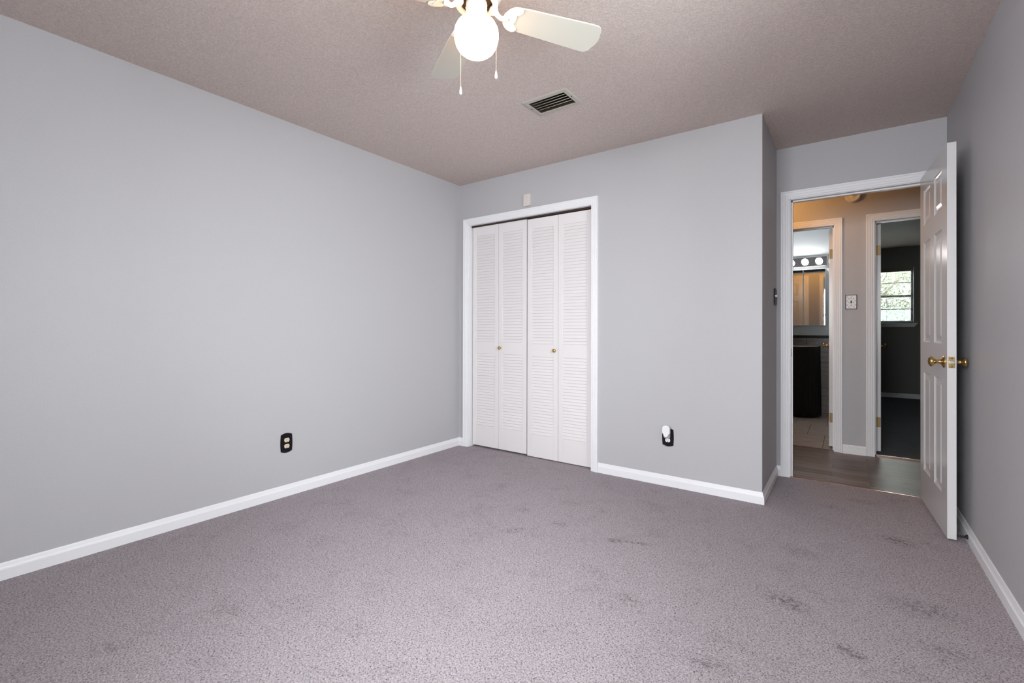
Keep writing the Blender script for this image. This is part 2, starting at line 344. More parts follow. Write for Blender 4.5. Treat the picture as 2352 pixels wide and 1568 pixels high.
# ------------------------------------------------------------------ baseboards, casings, thresholds
BP = [(0, 0), (.0135, 0), (.0135, .045), (.0115, .047), (.0095, .050), (.0075, .056), (.0045, .0695), (.003, .073), (0, .073)]
mb = MB(); mb.sweep(BP, [(0.057-.001, 0), (0, 0), (0, YR)], left=True); struct(mb, 'baseboard_left', TRIM)
mb = MB(); mb.sweep(BP, [(C1+.058, 0), (XC, 0), (XC, YD), (D0-.06, YD)], left=False); struct(mb, 'baseboard_back', TRIM)
mb = MB(); mb.sweep(BP, [(XR, YR), (XR, YD)], left=True); struct(mb, 'baseboard_right', TRIM)
mb = MB(); mb.sweep(BP, [(0, YR), (XR, YR)], left=True); struct(mb, 'baseboard_rear', TRIM)
HBP = [(0, ZH), (.026, ZH), (.026, ZH+.006), (.022, ZH+.014), (.0145, ZH+.018), (.014, ZH+.052), (.010, ZH+.056), (.010, ZH+.064), (.005, ZH+.07), (.003, ZH+.076), (0, ZH+.076)]
mb = MB(); mb.sweep(HBP, [(B1+.061, YH), (E0-.061, YH)], left=False); struct(mb, 'baseboard_hall', TRIM)
mb = MB(); mb.sweep(BP, [(X4+.012, YW), (X2, YW)], left=False); struct(mb, 'baseboard_far_bedroom', TRIM)

# casing + jamb lining + stops of each opening
def doorway(name, x0, x1, y0, y1, zb, zt, stop_y, sides, w=.06, rabbet=True, lab=None):
    mb = MB()
    if 'f' in sides: mb.casing(x0, x1, zb, zt, y0, -1, w)
    if 'b' in sides: mb.casing(x0, x1, zb, zt, y1, 1, w)
    t = .004
    mb.box(x0-t, x0+t, y0-.001, y1+.001, zb, zt+t); mb.box(x1-t, x1+t, y0-.001, y1+.001, zb, zt+t); mb.box(x0-t, x1+t, y0-.001, y1+.001, zt-t, zt+t)
    if rabbet:
        a, b = stop_y; s = .013
        mb.box(x0, x0+s, a, b, zb, zt); mb.box(x1-s, x1, a, b, zb, zt); mb.box(x0, x1, a, b, zt-s, zt)
    return struct(mb, name, TRIM)
doorway('trim_4', C0, C1, 0, T, 0, OPZ, None, 'f', .057, False)
doorway('trim_5', D0, D1, YD, YD+T, ZH, OPZ, (YD+.04, YD+.075), 'fb')
doorway('trim_6', B0, B1, YH, YH2, ZH, OPZ-.01, (YH+.035, YH+.07), 'f')
doorway('trim_7', E0, E1, YH, YH2, ZH, OPZ-.01, (YH+.035, YH+.07), 'fb')
# thresholds
THM = mat('threshold_metal', (.55, .38, .32), .25, .8)
TH2 = mat('threshold_rust', (.10, .035, .02), .7)
mb = MB(); mb.box(D0, D1, YD-.010, YD-.001, -.004, .006); struct(mb, 'trim_8', THM)
mb = MB(); mb.box(D0-.01, D1, YD-.001, YD+.022, -.02, .002); struct(mb, 'trim_9', TH2)
mb = MB(); mb.box(E0, E1, YH+.035, YH+.045, ZH-.002, ZH+.012); struct(mb, 'trim_10', THM)
mb = MB(); mb.box(B0, B1, YH+.034, YH+.044, ZH-.004, ZH+.003); struct(mb, 'trim_11', TH2)
# closet bifold track
mb = MB(); mb.box(C0+.004, C1-.004, .035, .075, OPZ-.018, OPZ-.003); struct(mb, 'trim_12', mat('closet_track_metal', (.05, .028, .02), .6, .4))

# ------------------------------------------------------------------ windows of the room (right wall, rear wall) and of the far bedroom
def window(name, x0, x1, z0, z1, yc, fmat, label, M=None, rows=1, sill=None, glassy=True):
    t = thing(name, label, 'window', (0, 0, 0), 0, None, 'structure')
    mb = MB(); fw = .035
    mb.box(x0, x0+fw, yc-.03, yc+.03, z0, z1, M); mb.box(x1-fw, x1, yc-.03, yc+.03, z0, z1, M)
    mb.box(x0+fw, x1-fw, yc-.03, yc+.03, z0, z0+fw, M); mb.box(x0+fw, x1-fw, yc-.03, yc+.03, z1-fw, z1, M)
    zm = (z0+z1)/2-.01; mb.box(x0+fw, x1-fw, yc-.025, yc+.025, zm-.02, zm+.02, M)
    mb.build('window_frame', fmat, t)
    for a, b in ((z0+fw, zm-.02), (zm+.02, z1-fw)):
        g = MB(); g.box(x0+fw, x1-fw, yc-.002, yc+.002, a, b, M); g.build('pane', GLASS, t)
        if rows:
            g = MB(); zc = (a+b)/2; g.box(x0+fw, x1-fw, yc-.008, yc+.008, zc-.006, zc+.006, M); g.build('glazing_bar', fmat, t)
    return t
window('window_3', F0, F1, FZ0, FZ1, YW+.09, FRAMED, 'double-hung dark-framed window in the far dark bedroom')
MX = Matrix.Translation((XR+.06, 0, 0)) @ Matrix.Rotation(PI/2, 4, 'Z')   # local x -> world y, local y -> -x
window('window_1', W0, W1, WZ0, WZ1, 0, FRAMED, 'wide window in the right wall behind the camera', MX)
window('window_2', V0, V1, WZ0, WZ1, YR-.06, FRAMED, 'window in the rear wall behind the camera')
# window stool, apron and white side return of the far window
mb = MB(); mb.box(F0-.045, F1+.045, YW-.04, YW+.06, FZ0-.018, FZ0)
mb.prism([(0, 0), (F1-F0+.07, 0), (F1-F0+.04, -.045), (.03, -.045)], .015, Matrix.Translation((F0-.035, YW-.001, FZ0-.018)) @ Matrix.Rotation(PI/2, 4, 'X'))
struct(mb, 'trim_13', TRIM)
mb = MB(); mb.box(F1-.006, F1+.001, YW, YW+.06, FZ0, FZ1); mb.box(F0-.001, F0+.006, YW, YW+.06, FZ0, FZ1); struct(mb, 'trim_14', TRIM)

# blind in the far window
bl = thing('window_blind', 'open white venetian blind hanging in the far bedroom window', 'blind', ((F0+F1)/2, YW+.02, FZ1-.03))
hw = (F1-F0)/2-.018
mb = MB(); mb.box(-hw, hw, -.02, .02, -.03, .025); mb.build('headrail', mat('blind_rail_bronze', (.16, .12, .08), .5), bl)
mb = MB(); zz = -.05
while zz > -(FZ1-FZ0-.06):
    mb.box(-hw, hw, -.0125, .0125, zz-.0004, zz+.0004, Matrix.Rotation(.10, 4, 'X') if False else None); zz -= .0215
mb.build('slats', BLIND, bl)
mb = MB(); mb.box(-hw, hw, -.013, .013, zz+.008, zz+.02); mb.build('bottom_rail', BLIND, bl)
for xx in (-.22, .02, .24):
    mb = MB(); mb.box(xx-.0012, xx+.0012, -.0145, -.0132, zz+.012, -.03); mb.build('ladder_cord', BLIND, bl)

# ------------------------------------------------------------------ closet bifold doors
def louver_panel(w, name, parent, x):
    z0, z1 = .014, 2.036; st = .044; th = .028
    r = [(z0, .205), (.862, .972), (1.948, z1)]
    mb = MB()
    mb.box(0, st, 0, th, z0, z1); mb.box(w-st, w, 0, th, z0, z1)
    for a, b in r: mb.box(st, w-st, 0, th, a, b)
    o = mb.build(name, CLOSW, parent, .0012, Matrix.Translation((x, 0, 0)))
    for a, b, n in ((.205, .862, 26), (.972, 1.948, 38)):
        sb = MB(); p = (b-a)/n
        for i in range(n):
            zc = a+p*(i+.5)
            # slanted slat: outer edge low, inner edge high, rounded nose
            pr = [(.0028, zc-p*.48), (.0015, zc-p*.43), (.0015, zc-p*.36), (.0090, zc+p*.58), (.0125, zc+p*.58), (.0062, zc-p*.48)]
            vs = [(st, q[0], q[1]) for q in pr]+[(w-st, q[0], q[1]) for q in pr]; k = len(pr)
            sb.add(vs, [tuple(range(k)), tuple(range(2*k-1, k-1, -1))]+[(j, (j+1) % k, k+(j+1) % k, k+j) for j in range(k)])
        sb.build('louvers', CLOSW, o)
    return o
def knob_lathe(prof, M, mt, parent, name='knob'):
    mb = MB(); mb.lathe(prof, 24, M); return mb.build(name, mt, parent)
PY = .045
RX = Matrix.Rotation(PI/2, 4, 'X')     # lathe +z -> -y
KP = [(.004, 0), (.009, .0005), (.010, .003), (.0055, .006), (.005, .011), (.010, .015), (.0145, .020), (.0155, .025), (.0135, .030), (.008, .033), (.001, .0338)]
for i, (x0, wds, kx, lab) in enumerate(((.128, (.302, .302), .328, 'left pair of white louvered bifold closet doors, next to the corner'), (.742, (.302, .305), .275, 'right pair of white louvered bifold closet doors'))):
    t = thing('door_%d' % (i+2), lab, 'closet door', (x0, PY, -.006 if i else .003), 0, None, 'structure')
    louver_panel(wds[0]-.002, 'bifold_panel', t, 0)
    p2 = louver_panel(wds[1]-.002, 'bifold_panel', t, wds[0]+.001)
    knob_lathe(KP, Matrix.Translation((kx, -.001, .920)) @ RX, BRASS, t)

# ------------------------------------------------------------------ six-panel doors
def panel_door(name, Wd, z0, z1, label, M, thick=.035, mt=None, raised=True, parts=True):
    """slab: x 0..Wd from hinge to latch, y 0..thick, front face y=0"""
    mt = mt or DOORW
    root = thing(name, label, 'door', (0, 0, 0), 0, None, 'structure'); root.matrix_world = M
    xs = [0, .105, .295, .398, .600*Wd/.722, Wd]; zs = [z0, .215, .827, 1.015, 1.635, 1.740, 1.958, z1]
    holes = {(i, j) for i in (1, 3) for j in (1, 3, 5)}
    mb = MB()
    for face, sg in ((0.0, 1), (thick, -1)):
        for i in range(5):
            for j in range(7):
                a, b, c, d = xs[i], xs[i+1], zs[j], zs[j+1]
                if (i, j) not in holes:
                    mb.add([(a, face, c), (b, face, c), (b, face, d), (a, face, d)], [(0, 1, 2, 3)])
                else:
                    rings = [(0, 0), (.004, .0035), (.012, .0075), (.016, .0085), (.026, .0085), (.043, .0025), (.046, .0022)]
                    vs = []
                    for ins, dp in rings:
                        y = face+sg*dp; vs += [(a+ins, y, c+ins), (b-ins, y, c+ins), (b-ins, y, d-ins), (a+ins, y, d-ins)]
                    fs = []
                    for q in range(len(rings)-1):
                        for k in range(4): fs.append((q*4+k, q*4+(k+1) % 4, q*4+4+(k+1) % 4, q*4+4+k))
                    q = len(rings)-1; fs.append((q*4, q*4+1, q*4+2, q*4+3)); mb.add(vs, fs)
    for (a, b) in (((0, 0), (0, thick)), ((Wd, 0), (Wd, thick))):
        mb.add([(a[0], 0, z0), (a[0], thick, z0), (a[0], thick, z1), (a[0], 0, z1)], [(0, 1, 2, 3)])
    for z in (z0, z1): mb.add([(0, 0, z), (Wd, 0, z), (Wd, thick, z), (0, thick, z)], [(0, 1, 2, 3)])
    slab = mb.build('door_slab', mt, root)
    return root
BIGK = [(.001, 0), (.0325, 0), (.033, .003), (.030, .006), (.020, .012), (.013, .018), (.011, .022), (.011, .040), (.014, .044), (.021, .050), (.0265, .058), (.0275, .064), (.025, .071), (.018, .0765), (.008, .079), (.001, .0795)]
def knobs(root, x, z, thick, sides='fb', mt=BRASS):
    if 'f' in sides: knob_lathe([(r, z*.82) for r, z in BIGK], Matrix.Translation((x, 0, z)) @ RX, mt, root, 'door_knob')
    if 'b' in sides: knob_lathe([(r*.97, z*.68) for r, z in BIGK], Matrix.Translation((x, thick, z)) @ Matrix.Rotation(-PI/2, 4, 'X'), mt, root, 'door_knob')
def latch(root, x, z, thick):
    mb = MB(); mb.box(x-.001, x+.0012, thick/2-.0125, thick/2+.0125, z-.029, z+.029); p = mb.build('latch_plate', BRASS, root, .0008)
    mb = MB(); mb.prism([(-.007, -.009), (.007, -.009), (.007, .009), (-.007, .009)], .010, Matrix.Translation((x+.001, thick/2, z)) @ Matrix.Rotation(PI/2, 4, 'Y')); mb.build('latch_bolt', STEEL, p, .001)
    for dz in (-.0215, .0215):
        mb = MB(); mb.lathe([(.001, .0022), (.0035, .002), (.004, .001), (.004, 0)], 12, Matrix.Translation((x+.0005, thick/2, z+dz)) @ Matrix.Rotation(PI/2, 4, 'Y')); mb.build('screw', BRASSD, p)
def hinge(root, z, thick, x=0, leaf_side=1, mt=BRASSD, yk=-.004):
    mb = MB(); mb.box(x-.0015, x+.0005, .002, thick-.004, z-.044, z+.044); p = mb.build('hinge', mt, root, .001)
    mb = MB(); mb.lathe([(.0055, -.046), (.0055, .046), (.003, .050)], 12, Matrix.Translation((x, yk, z))); mb.build('hinge_pin', mt, p)

# room door: hinge at (3.355,.722), swung back towards the right wall
P0 = Vector((3.351, .706, 0)); P1 = Vector((3.3865, .002, 0)); dr = (P1-P0).normalized(); Wd = (P1-P0).length
nr = Vector((0, 0, 1)).cross(dr)     # slab thickness direction (+x)
M = Matrix(((dr.x, nr.x, 0, P0.x), (dr.y, nr.y, 0, P0.y), (0, 0, 1, 0), (0, 0, 0, 1)))
d1 = panel_door('door_1', Wd, .010, 2.058, 'open white six-panel door with brass knob at the right wall', M, .036)
knobs(d1, Wd-.062, .920, .036); latch(d1, Wd, .920, .036)
for z in (.30, 1.05, 1.82): hinge(d1, z, .036, 0, yk=.040)

# bathroom door, hinge on the right jamb, standing open into the bathroom
P = Vector((2.868, 2.000, 0)); ang = math.radians(91.5)
dv = Vector((math.cos(ang), math.sin(ang), 0)); nv = Vector((0, 0, 1)).cross(dv)
M = Matrix(((dv.x, nv.x, 0, P.x), (dv.y, nv.y, 0, P.y), (0, 0, 1, 0), (0, 0, 0, 1)))
d4 = panel_door('door_4', .722, .005, 2.03, 'open white bathroom door seen edge-on beyond the hall', M, .037)
knobs(d4, .66, .925, .037)
for z in (.27, 1.80): hinge(d4, z, .037, 0)
# far bedroom door, hinge on the left jamb
P = Vector((3.175+.037, 2.0, 0)); ang = math.radians(89.0)
dv = Vector((math.cos(ang), math.sin(ang), 0)); nv = Vector((0, 0, 1)).cross(dv)
M = Matrix(((dv.x, nv.x, 0, P.x), (dv.y, nv.y, 0, P.y), (0, 0, 1, 0), (0, 0, 0, 1)))
d5 = panel_door('door_5', .722, .012, 2.03, 'open white far bedroom door seen edge-on beyond the hall', M, .037)
knobs(d5, .66, .925, .037)
for z in (.27, 1.80): hinge(d5, z, .037, 0, yk=.041)
# closed door on the near side of the hall (seen only in the bathroom mirror)
HX0, HX1 = 1.62, 2.34
mb = MB(); mb.casing(HX0, HX1, ZH, OPZ-.01, YD+T, 1); struct(mb, 'trim_15', TRIM)
M = Matrix(((-1, 0, 0, HX1), (0, -1, 0, YD+T+.012), (0, 0, 1, 0), (0, 0, 0, 1)))
d6 = panel_door('door_6', HX1-HX0, .0, OPZ-.01, 'closed white hall door reflected in the bathroom mirror', M, .011)

# strike plate on the doorway's left jamb
mb = MB(); mb.box(D0+.003, D0+.0055, YD+.008, YD+.034, .89, .95); struct(mb, 'trim_16', BRASSD)
# ------------------------------------------------------------------ ceiling fan
FC = Vector((1.870, -1.976, 0))
fan = thing('ceiling_fan', 'white four-blade ceiling fan with lit globe on the ceiling', 'ceiling fan', (FC.x, FC.y, H))
def fz(z): return z-H
mb = MB(); mb.lathe([(.065, fz(2.4399)), (.085, fz(2.425)), (.098, fz(2.40)), (.104, fz(2.36)), (.102, fz(2.325)), (.092, fz(2.300)), (.074, fz(2.288)), (.072, fz(2.280))], 48); mb.build('motor_housing', FANW, fan)
mb = MB()
pr = [(.058, fz(2.272)), (.058, fz(2.264)), (.066, fz(2.260)), (.075, fz(2.262)), (.079, fz(2.268)), (.078, fz(2.276)), (.068, fz(2.281))]
mb.lathe(pr+[pr[0]], 48, cap=False); mb.build('flywheel_ring', FANW, fan)
mb = MB(); mb.lathe([(.050, fz(2.279)), (.057, fz(2.2785)), (.057, fz(2.276)), (.030, fz(2.275))], 32); mb.build('motor_plate', VENTD, fan)
mb = MB(); mb.lathe([(.034, fz(2.280)), (.0385, fz(2.270)), (.0395, fz(2.205)), (.046, fz(2.200)), (.0475, fz(2.190)), (.042, fz(2.186))], 40); sh = mb.build('switch_housing', FANW, fan)
for a in (20, 140, 215, 262, 300):
    x, y = .0395*math.cos(math.radians(a)), .0395*math.sin(math.radians(a)); mb = MB(); mb.sphere((x, y, fz(2.255 if a % 3 else 2.222)), .0022, 8, 6); mb.build('screw', STEEL, sh)
mb = MB(); mb.lathe([(.0405, fz(2.207)), (.056, fz(2.203)), (.070, fz(2.191)), (.0785, fz(2.174)), (.0810, fz(2.156)), (.0797, fz(2.138)), (.0745, fz(2.119)), (.065, fz(2.102)), (.051, fz(2.090)), (.034, fz(2.083)), (.017, fz(2.0795)), (.001, fz(2.0785))], 48)
gl = mb.build('lamp_globe', GLOBE, fan); tag(gl, 'lit opal glass globe')
BZ = 2.250; TILT = math.radians(11)
def blade_outline():
    pts = []
    # root (rounded) at r .118 to tip at r .510
    def hw(r): return .052+(.0665-.052)*min(1, max(0, (r-.15)/.30))
    top = []
    for k in range(7):
        a = PI/2*k/6; top.append((.150-.040*math.cos(a), .050*math.sin(a)))
    for r in (.2, .25, .3, .35, .4, .45): top.append((r, hw(r)))
    R_, c = .512, .030
    for k in range(7):
        a = PI/2*k/6; top.append((R_-.010-c+c*math.sin(a), .0665-c+c*math.cos(a)))
    top.append((R_-.002, .018)); top.append((R_, 0))
    bot = [(x, -y) for x, y in reversed(top[:-1])]
    return top+bot[:-1]
BO = blade_outline()
def holder_outline():
    pts = []
    for k in range(15):                       # rounded inner side
        a = PI/2+PI*k/14; pts.append((.158+.054*math.cos(a), .0545*math.sin(a)))
    # scalloped outer side, three lobes, from -y to +y
    outer = []
    for k in range(25):
        s = -1+2*k/24; lob = abs(math.sin(1.5*PI*(s+1)))
        outer.append((.176-.022*(1-abs(s))-.0*lob-.012*(1-lob)*(1 if abs(s) < .95 else 0), .0545*s))
    return pts+outer[1:-1]
HO = holder_outline()
for k, aa in enumerate((57.5, 147.5, 237.5, 327.5)):
    A = Matrix.Rotation(math.radians(aa), 4, 'Z') @ Matrix.Translation((0, 0, fz(BZ)))
    Rt = A @ Matrix.Rotation(-TILT, 4, 'X')
    # -y local (right of radial) edge higher
    mb = MB(); mb.prism(BO, .006, Rt); mb.build('blade', BLADEW, fan, .001)
    mb = MB(); mb.prism(HO, .004, Rt @ Matrix.Translation((0, 0, -.0045)))
    mb.prism([(p[0]*.72+.040, p[1]*.72) for p in HO[:15]]+[(.152, -.030), (.146, 0), (.152, .030)], .0025, Rt @ Matrix.Translation((0, 0, -.0065)))
    path = [A @ Vector(p) for p in ((.060, 0, .018), (.072, .0, .010), (.083, 0, -.004), (.094, 0, -.010), (.106, 0, -.008), (.120, 0, -.005))]
    mb.tube(path, [.012, .0105, .009, .0085, .009, .012], 14)
    mb.sphere(tuple(A @ Vector((.066, 0, .012))), .017, 14, 10)
    h = mb.build('blade_bracket', FANW, fan)
    for q in (-.043, .043):
        mb = MB(); c = Rt @ Vector((.166, q, -.0055)); mb.sphere(tuple(c), .0028, 8, 6); mb.build('screw', STEEL, h)
    mb = MB(); c = Rt @ Vector((.128, .0, -.0075)); mb.sphere(tuple(c), .0028, 8, 6); mb.build('screw', STEEL, h)
CHAIN = mat('pull_chain_brass', (.80, .62, .45), .35, .6)
cf = Vector((-.584, .812, 0)); cr = Vector((.811, .584, 0))
for name, off_r, off_f, zt, zb in (('a', -.0635, .058, 2.18, 1.997), ('b', .0700, .055, 2.18, 2.055)):
    b = cr*off_r+cf*off_f
    mb = MB(); st = b.normalized()*.040; pts = [st+Vector((0, 0, fz(2.225))), b+Vector((0, 0, fz(2.175)))]
    for i in range(14):
        p = pts[0].lerp(pts[1], i/14); mb.sphere(tuple(p), .0012, 6, 4)
    z = 2.175
    while z > zb:
        mb.sphere((b.x, b.y, fz(z)), .0012, 6, 4); z -= .0032
    mb.tube([pts[0], pts[1], (b.x, b.y, fz(zb))], .0005, 5)
    ch = mb.build('pull_chain', CHAIN, fan)
    mb = MB(); mb.lathe([(.001, fz(zb+.001)), (.0022, fz(zb)), (.0032, fz(zb-.006)), (.0050, fz(zb-.018)), (.0054, fz(zb-.023)), (.0042, fz(zb-.0275)), (.001, fz(zb-.029))], 16, Matrix.Translation((b.x, b.y, 0))); mb.build('pull_pendant', WPLAST, ch)

# ------------------------------------------------------------------ ceiling vent
vx0, vx1, vy0, vy1 = 1.385, 1.690, -.992, -.778
vt = thing('ceiling_vent', 'metal ceiling register with dark slanted slats near the closet', 'vent', ((vx0+vx1)/2, (vy0+vy1)/2, H))
hx, hy = (vx1-vx0)/2, (vy1-vy0)/2; ix, iy = hx-.030, hy-.032
mb = MB()
pts_o = [(-hx, -hy), (hx, -hy), (hx, hy), (-hx, hy)]; pts_m = [(-hx+.008, -hy+.008), (hx-.008, -hy+.008), (hx-.008, hy-.008), (-hx+.008, hy-.008)]; pts_i = [(-ix, -iy), (ix, -iy), (ix, iy), (-ix, iy)]
vs = [(p[0], p[1], -.0005) for p in pts_o]+[(p[0], p[1], -.006) for p in pts_m]+[(p[0], p[1], -.0075) for p in pts_i]+[(p[0], p[1], -.001) for p in pts_i]
mb.add(vs, [(a*4+k, a*4+(k+1) % 4, a*4+4+(k+1) % 4, a*4+4+k) for a in range(3) for k in range(4)])
mb.build('frame', VENTM, vt)
mb = MB(); gx, gy = (GX1-GX0)/2, (GY1-GY0)/2; w_ = .001
mb.box(-gx, gx, -gy, gy, .09, .092)
mb.box(-gx, -gx+w_, -gy, gy, -.002, .09); mb.box(gx-w_, gx, -gy, gy, -.002, .09); mb.box(-gx, gx, -gy, -gy+w_, -.002, .09); mb.box(-gx, gx, gy-w_, gy, -.002, .09)
mb.build('duct', VENTD, vt)
for y in (-.058, -.030, -.002, .026, .054):
    A_ = Matrix.Translation((0, y, .009)) @ Matrix.Rotation(math.radians(38), 4, 'X')
    mb = MB(); mb.box(-gx+.003, gx-.003, -.0125, .0125, -.0007, .0007, A_); sl = mb.build('slat', VENTS, vt)
    q = A_ @ Vector((0, -.0125, 0)); mb = MB(); mb.tube([(-gx+.003, q.y, q.z), (gx-.003, q.y, q.z)], .0016, 8); mb.build('slat_edge', VENTM, sl)
for x, y in ((-hx+.016, -.01), (hx-.016, -.01)):
    mb = MB(); mb.sphere((x, y, -.0075), .004, 10, 6, (1, 1, .5)); mb.build('screw', VENTD, vt)

# ------------------------------------------------------------------ outlets, switches, box, detector
def plate_outline(w, h, bulge=.006, side=.003):
    "decorator plate: sides bow out slightly, top and bottom arched with square shoulders"
    pts = []
    n = 12
    for k in range(n+1):
        s = k/n; pts.append((-w/2+w*s, h/2-bulge*1.6+bulge*1.6*math.sin(PI*s)))
    for k in range(1, n):
        s = k/n; pts.append((w/2+side*math.sin(PI*s), h/2-bulge*1.6-(h-bulge*3.2)*s))
    for k in range(n+1):
        s = k/n; pts.append((w/2-w*s, -h/2+bulge*1.6-bulge*1.6*math.sin(PI*s)))
    for k in range(1, n):
        s = k/n; pts.append((-w/2-side*math.sin(PI*s), -h/2+bulge*1.6+(h-bulge*3.2)*s))
    return pts
def plate(parent, w, h, name='cover_plate', mt=BLACKP):
    o = plate_outline(w, h); mb = MB(); n = len(o)
    ring = lambda k, d: [(p[0]*k[0], p[1]*k[1], d) for p in o]
    vs = ring((1, 1), 0)+ring((1, 1), .003)+ring((.93, .955), .0065)+ring((.86, .92), .0055)
    fs = [(a*n+i, a*n+(i+1) % n, a*n+n+(i+1) % n, a*n+n+i) for a in range(3) for i in range(n)]+[tuple(range(3*n, 4*n)), tuple(range(n-1, -1, -1))]
    mb.add(vs, fs); return mb.build(name, mt, parent)
def receptacle(parent, y0, mt=ALMOND):
    pts = []
    for k in range(9): a = math.radians(50-100*k/8); pts.append((.0172*math.cos(a)/math.cos(math.radians(0))*1.0, .0172*math.sin(a)))
    for k in range(9): a = math.radians(-130-100*k/8); pts.append((.0172*math.cos(a), .0172*math.sin(a)))
    pts = [(p[0], p[1]*.98+y0) for p in pts]
    mb = MB(); mb.prism(pts, .0045, Matrix.Translation((0, 0, .0045))); r = mb.build('receptacle', mt, parent, .0008)
    mb = MB()
    mb.box(-.0072, -.0052, y0-.002, y0+.008, .0089, .0094); mb.box(.0052, .0070, y0-.001, y0+.007, .0089, .0094)
    mb.lathe([(.0024, .0089), (.0024, .0094)], 10, Matrix.Translation((0, y0-.0085, 0))); mb.build('slots', SLOT, r)
    return r
# local frame: x along wall, y up, z out of wall
def wallM(loc, out):
    z = Vector(out).normalized(); y = Vector((0, 0, 1)); x = y.cross(z)
    return Matrix(((x.x, y.x, z.x, loc[0]), (x.y, y.y, z.y, loc[1]), (x.z, y.z, z.z, loc[2]), (0, 0, 0, 1)))
ol = thing('wall_outlet', 'black outlet plate with two almond sockets on the left wall', 'outlet'); ol.matrix_world = wallM((0, -1.667, .345), (1, 0, 0))
plate(ol, .074, .128); receptacle(ol, .0195); receptacle(ol, -.0195)
mb = MB(); mb.sphere((0, 0, .006), .0022, 8, 6, (1, 1, .5)); mb.build('screw', BRASSD, ol)
ob = thing('wall_outlet', 'black outlet plate with plugged-in night light right of the closet', 'outlet'); ob.matrix_world = wallM((1.953, 0, .338), (0, -1, 0))
plate(ob, .074, .128); receptacle(ob, .0195); receptacle(ob, -.0195, WPLAST)
nl = thing('night_light', 'white night light plugged into the outlet right of the closet', 'night light'); nl.matrix_world = wallM((1.953, -.0095, .338), (0, -1, 0))
mb = MB(); mb.box(-.0205, .0205, -.001, .050, .0, .023)
mb.build('plug_body', mat('smoky_clear_plastic', (.40, .39, .40), .25), nl, .004)
pts = []
for k in range(13): a = PI*k/12; pts.append((.0260*math.cos(a), .066+.0235*math.sin(a)))
for k in range(1, 12): a = PI+PI*k/12; pts.append((.0175*math.cos(a)-.001, .026+.0175*math.sin(a)))
pts2 = pts[:13]+[(-.0260, .034), (-.0190, .031)]+pts[13:]+[(.0165, .029), (.0260, .032)]
mb = MB(); mb.prism(pts2, .024, Matrix.Translation((0, 0, .019))); mb.build('shade', WPLAST, nl, .004)

# switch on the recess wall, seen edge-on
sw = thing('light_switch', 'black-plated light switch on the recess wall beside the doorway', 'light switch'); sw.matrix_world = wallM((XC, .625, 1.33), (1, 0, 0))
plate(sw, .112, .128)
for x in (-.023, .023):
    mb = MB(); mb.box(x-.004, x+.004, -.004, .010, .005, .017, Matrix.Rotation(-.25, 4, 'X')); mb.build('toggle', WPLAST, sw, .001)
# patterned switch on the hall wall
TREADBAR = mat('tread_shadow_steel', (.28, .29, .31), .5, .3)
ph = thing('light_switch', 'diamond-tread silver light switch plate on the hall wall', 'light switch'); ph.matrix_world = wallM((2.998, YH, 1.339), (0, -1, 0))
mb = MB(); mb.box(-.0425, .0425, -.0645, .0645, 0, .004); mb.build('plate_backing', BORDER, ph)
mb = MB(); mb.box(-.0375, .0375, -.0595, .0595, .004, .0052); tp = mb.build('tread_plate', mat('bright_tread_metal', (.86, .87, .90), .5, .0), ph)
for i, (x, y) in enumerate(((-.016, .030), (.018, .030), (.0, .044), (-.030, .046), (.030, .012), (-.016, -.006), (.018, -.006), (-.030, .010), (0, -.026), (-.030, -.026), (-.016, -.044), (.018, -.044), (.030, -.026), (.0, .012))):
    mb = MB(); a = math.radians(-40 if abs(abs(x)-.017) < .003 else 45)
    pr = [(.0085*math.cos(t), .0026*math.sin(t)) for t in [2*PI*q/12 for q in range(12)]]
    mb.prism(pr, .0016, Matrix.Translation((x, y, .005)) @ Matrix.Rotation(a, 4, 'Z')); mb.build('tread_bar', TREADBAR, tp)
mb = MB(); mb.box(-.005, .005, -.012, .012, .005, .0058); mb.box(-.003, .003, -.002, .008, .005, .014); mb.build('toggle', SLOT, ph)
for y in (.030, -.030):
    mb = MB(); mb.sphere((0, y, .0055), .0028, 8, 6, (1, 1, .5)); mb.build('screw', SLOT, ph)
# small box above the closet
cb = thing('door_chime_box', 'small cream plastic box on the wall above the closet', 'wall box'); cb.matrix_world = wallM((.772, 0, 2.180), (0, -1, 0))
mb = MB(); mb.box(-.032, .032, -.050, .050, 0, .020); bx = mb.build('box_body', CREAM, cb, .002)
mb = MB(); mb.box(-.008, .008, .026, .028, .0198, .0203); mb.build('slot', VENTM, cb)
mb = MB(); mb.sphere((.0, -.030, .020), .0022, 8, 6); mb.build('screw', VENTM, cb)
# smoke detector
sd = thing('smoke_detector', 'round white smoke detector high on the hall wall', 'smoke detector'); sd.matrix_world = wallM((3.012, YH, 2.285), (0, -1, 0))
mb = MB(); mb.lathe([(.061, 0), (.062, .006), (.059, .012)], 40); mb.build('mounting_ring', CREAM, sd)
mb = MB(); mb.lathe([(.057, .010), (.058, .022), (.052, .034), (.046, .037), (.044, .0355), (.018, .0355), (.016, .038), (.001, .0385)], 40); mb.build('detector_body', mat('detector_white', (.78, .74, .70), .5), sd)
mb = MB(); mb.box(-.007, .007, -.006, .008, .0378, .0392); mb.build('test_button', mat('red_brown_button', (.30, .10, .06), .5), sd)

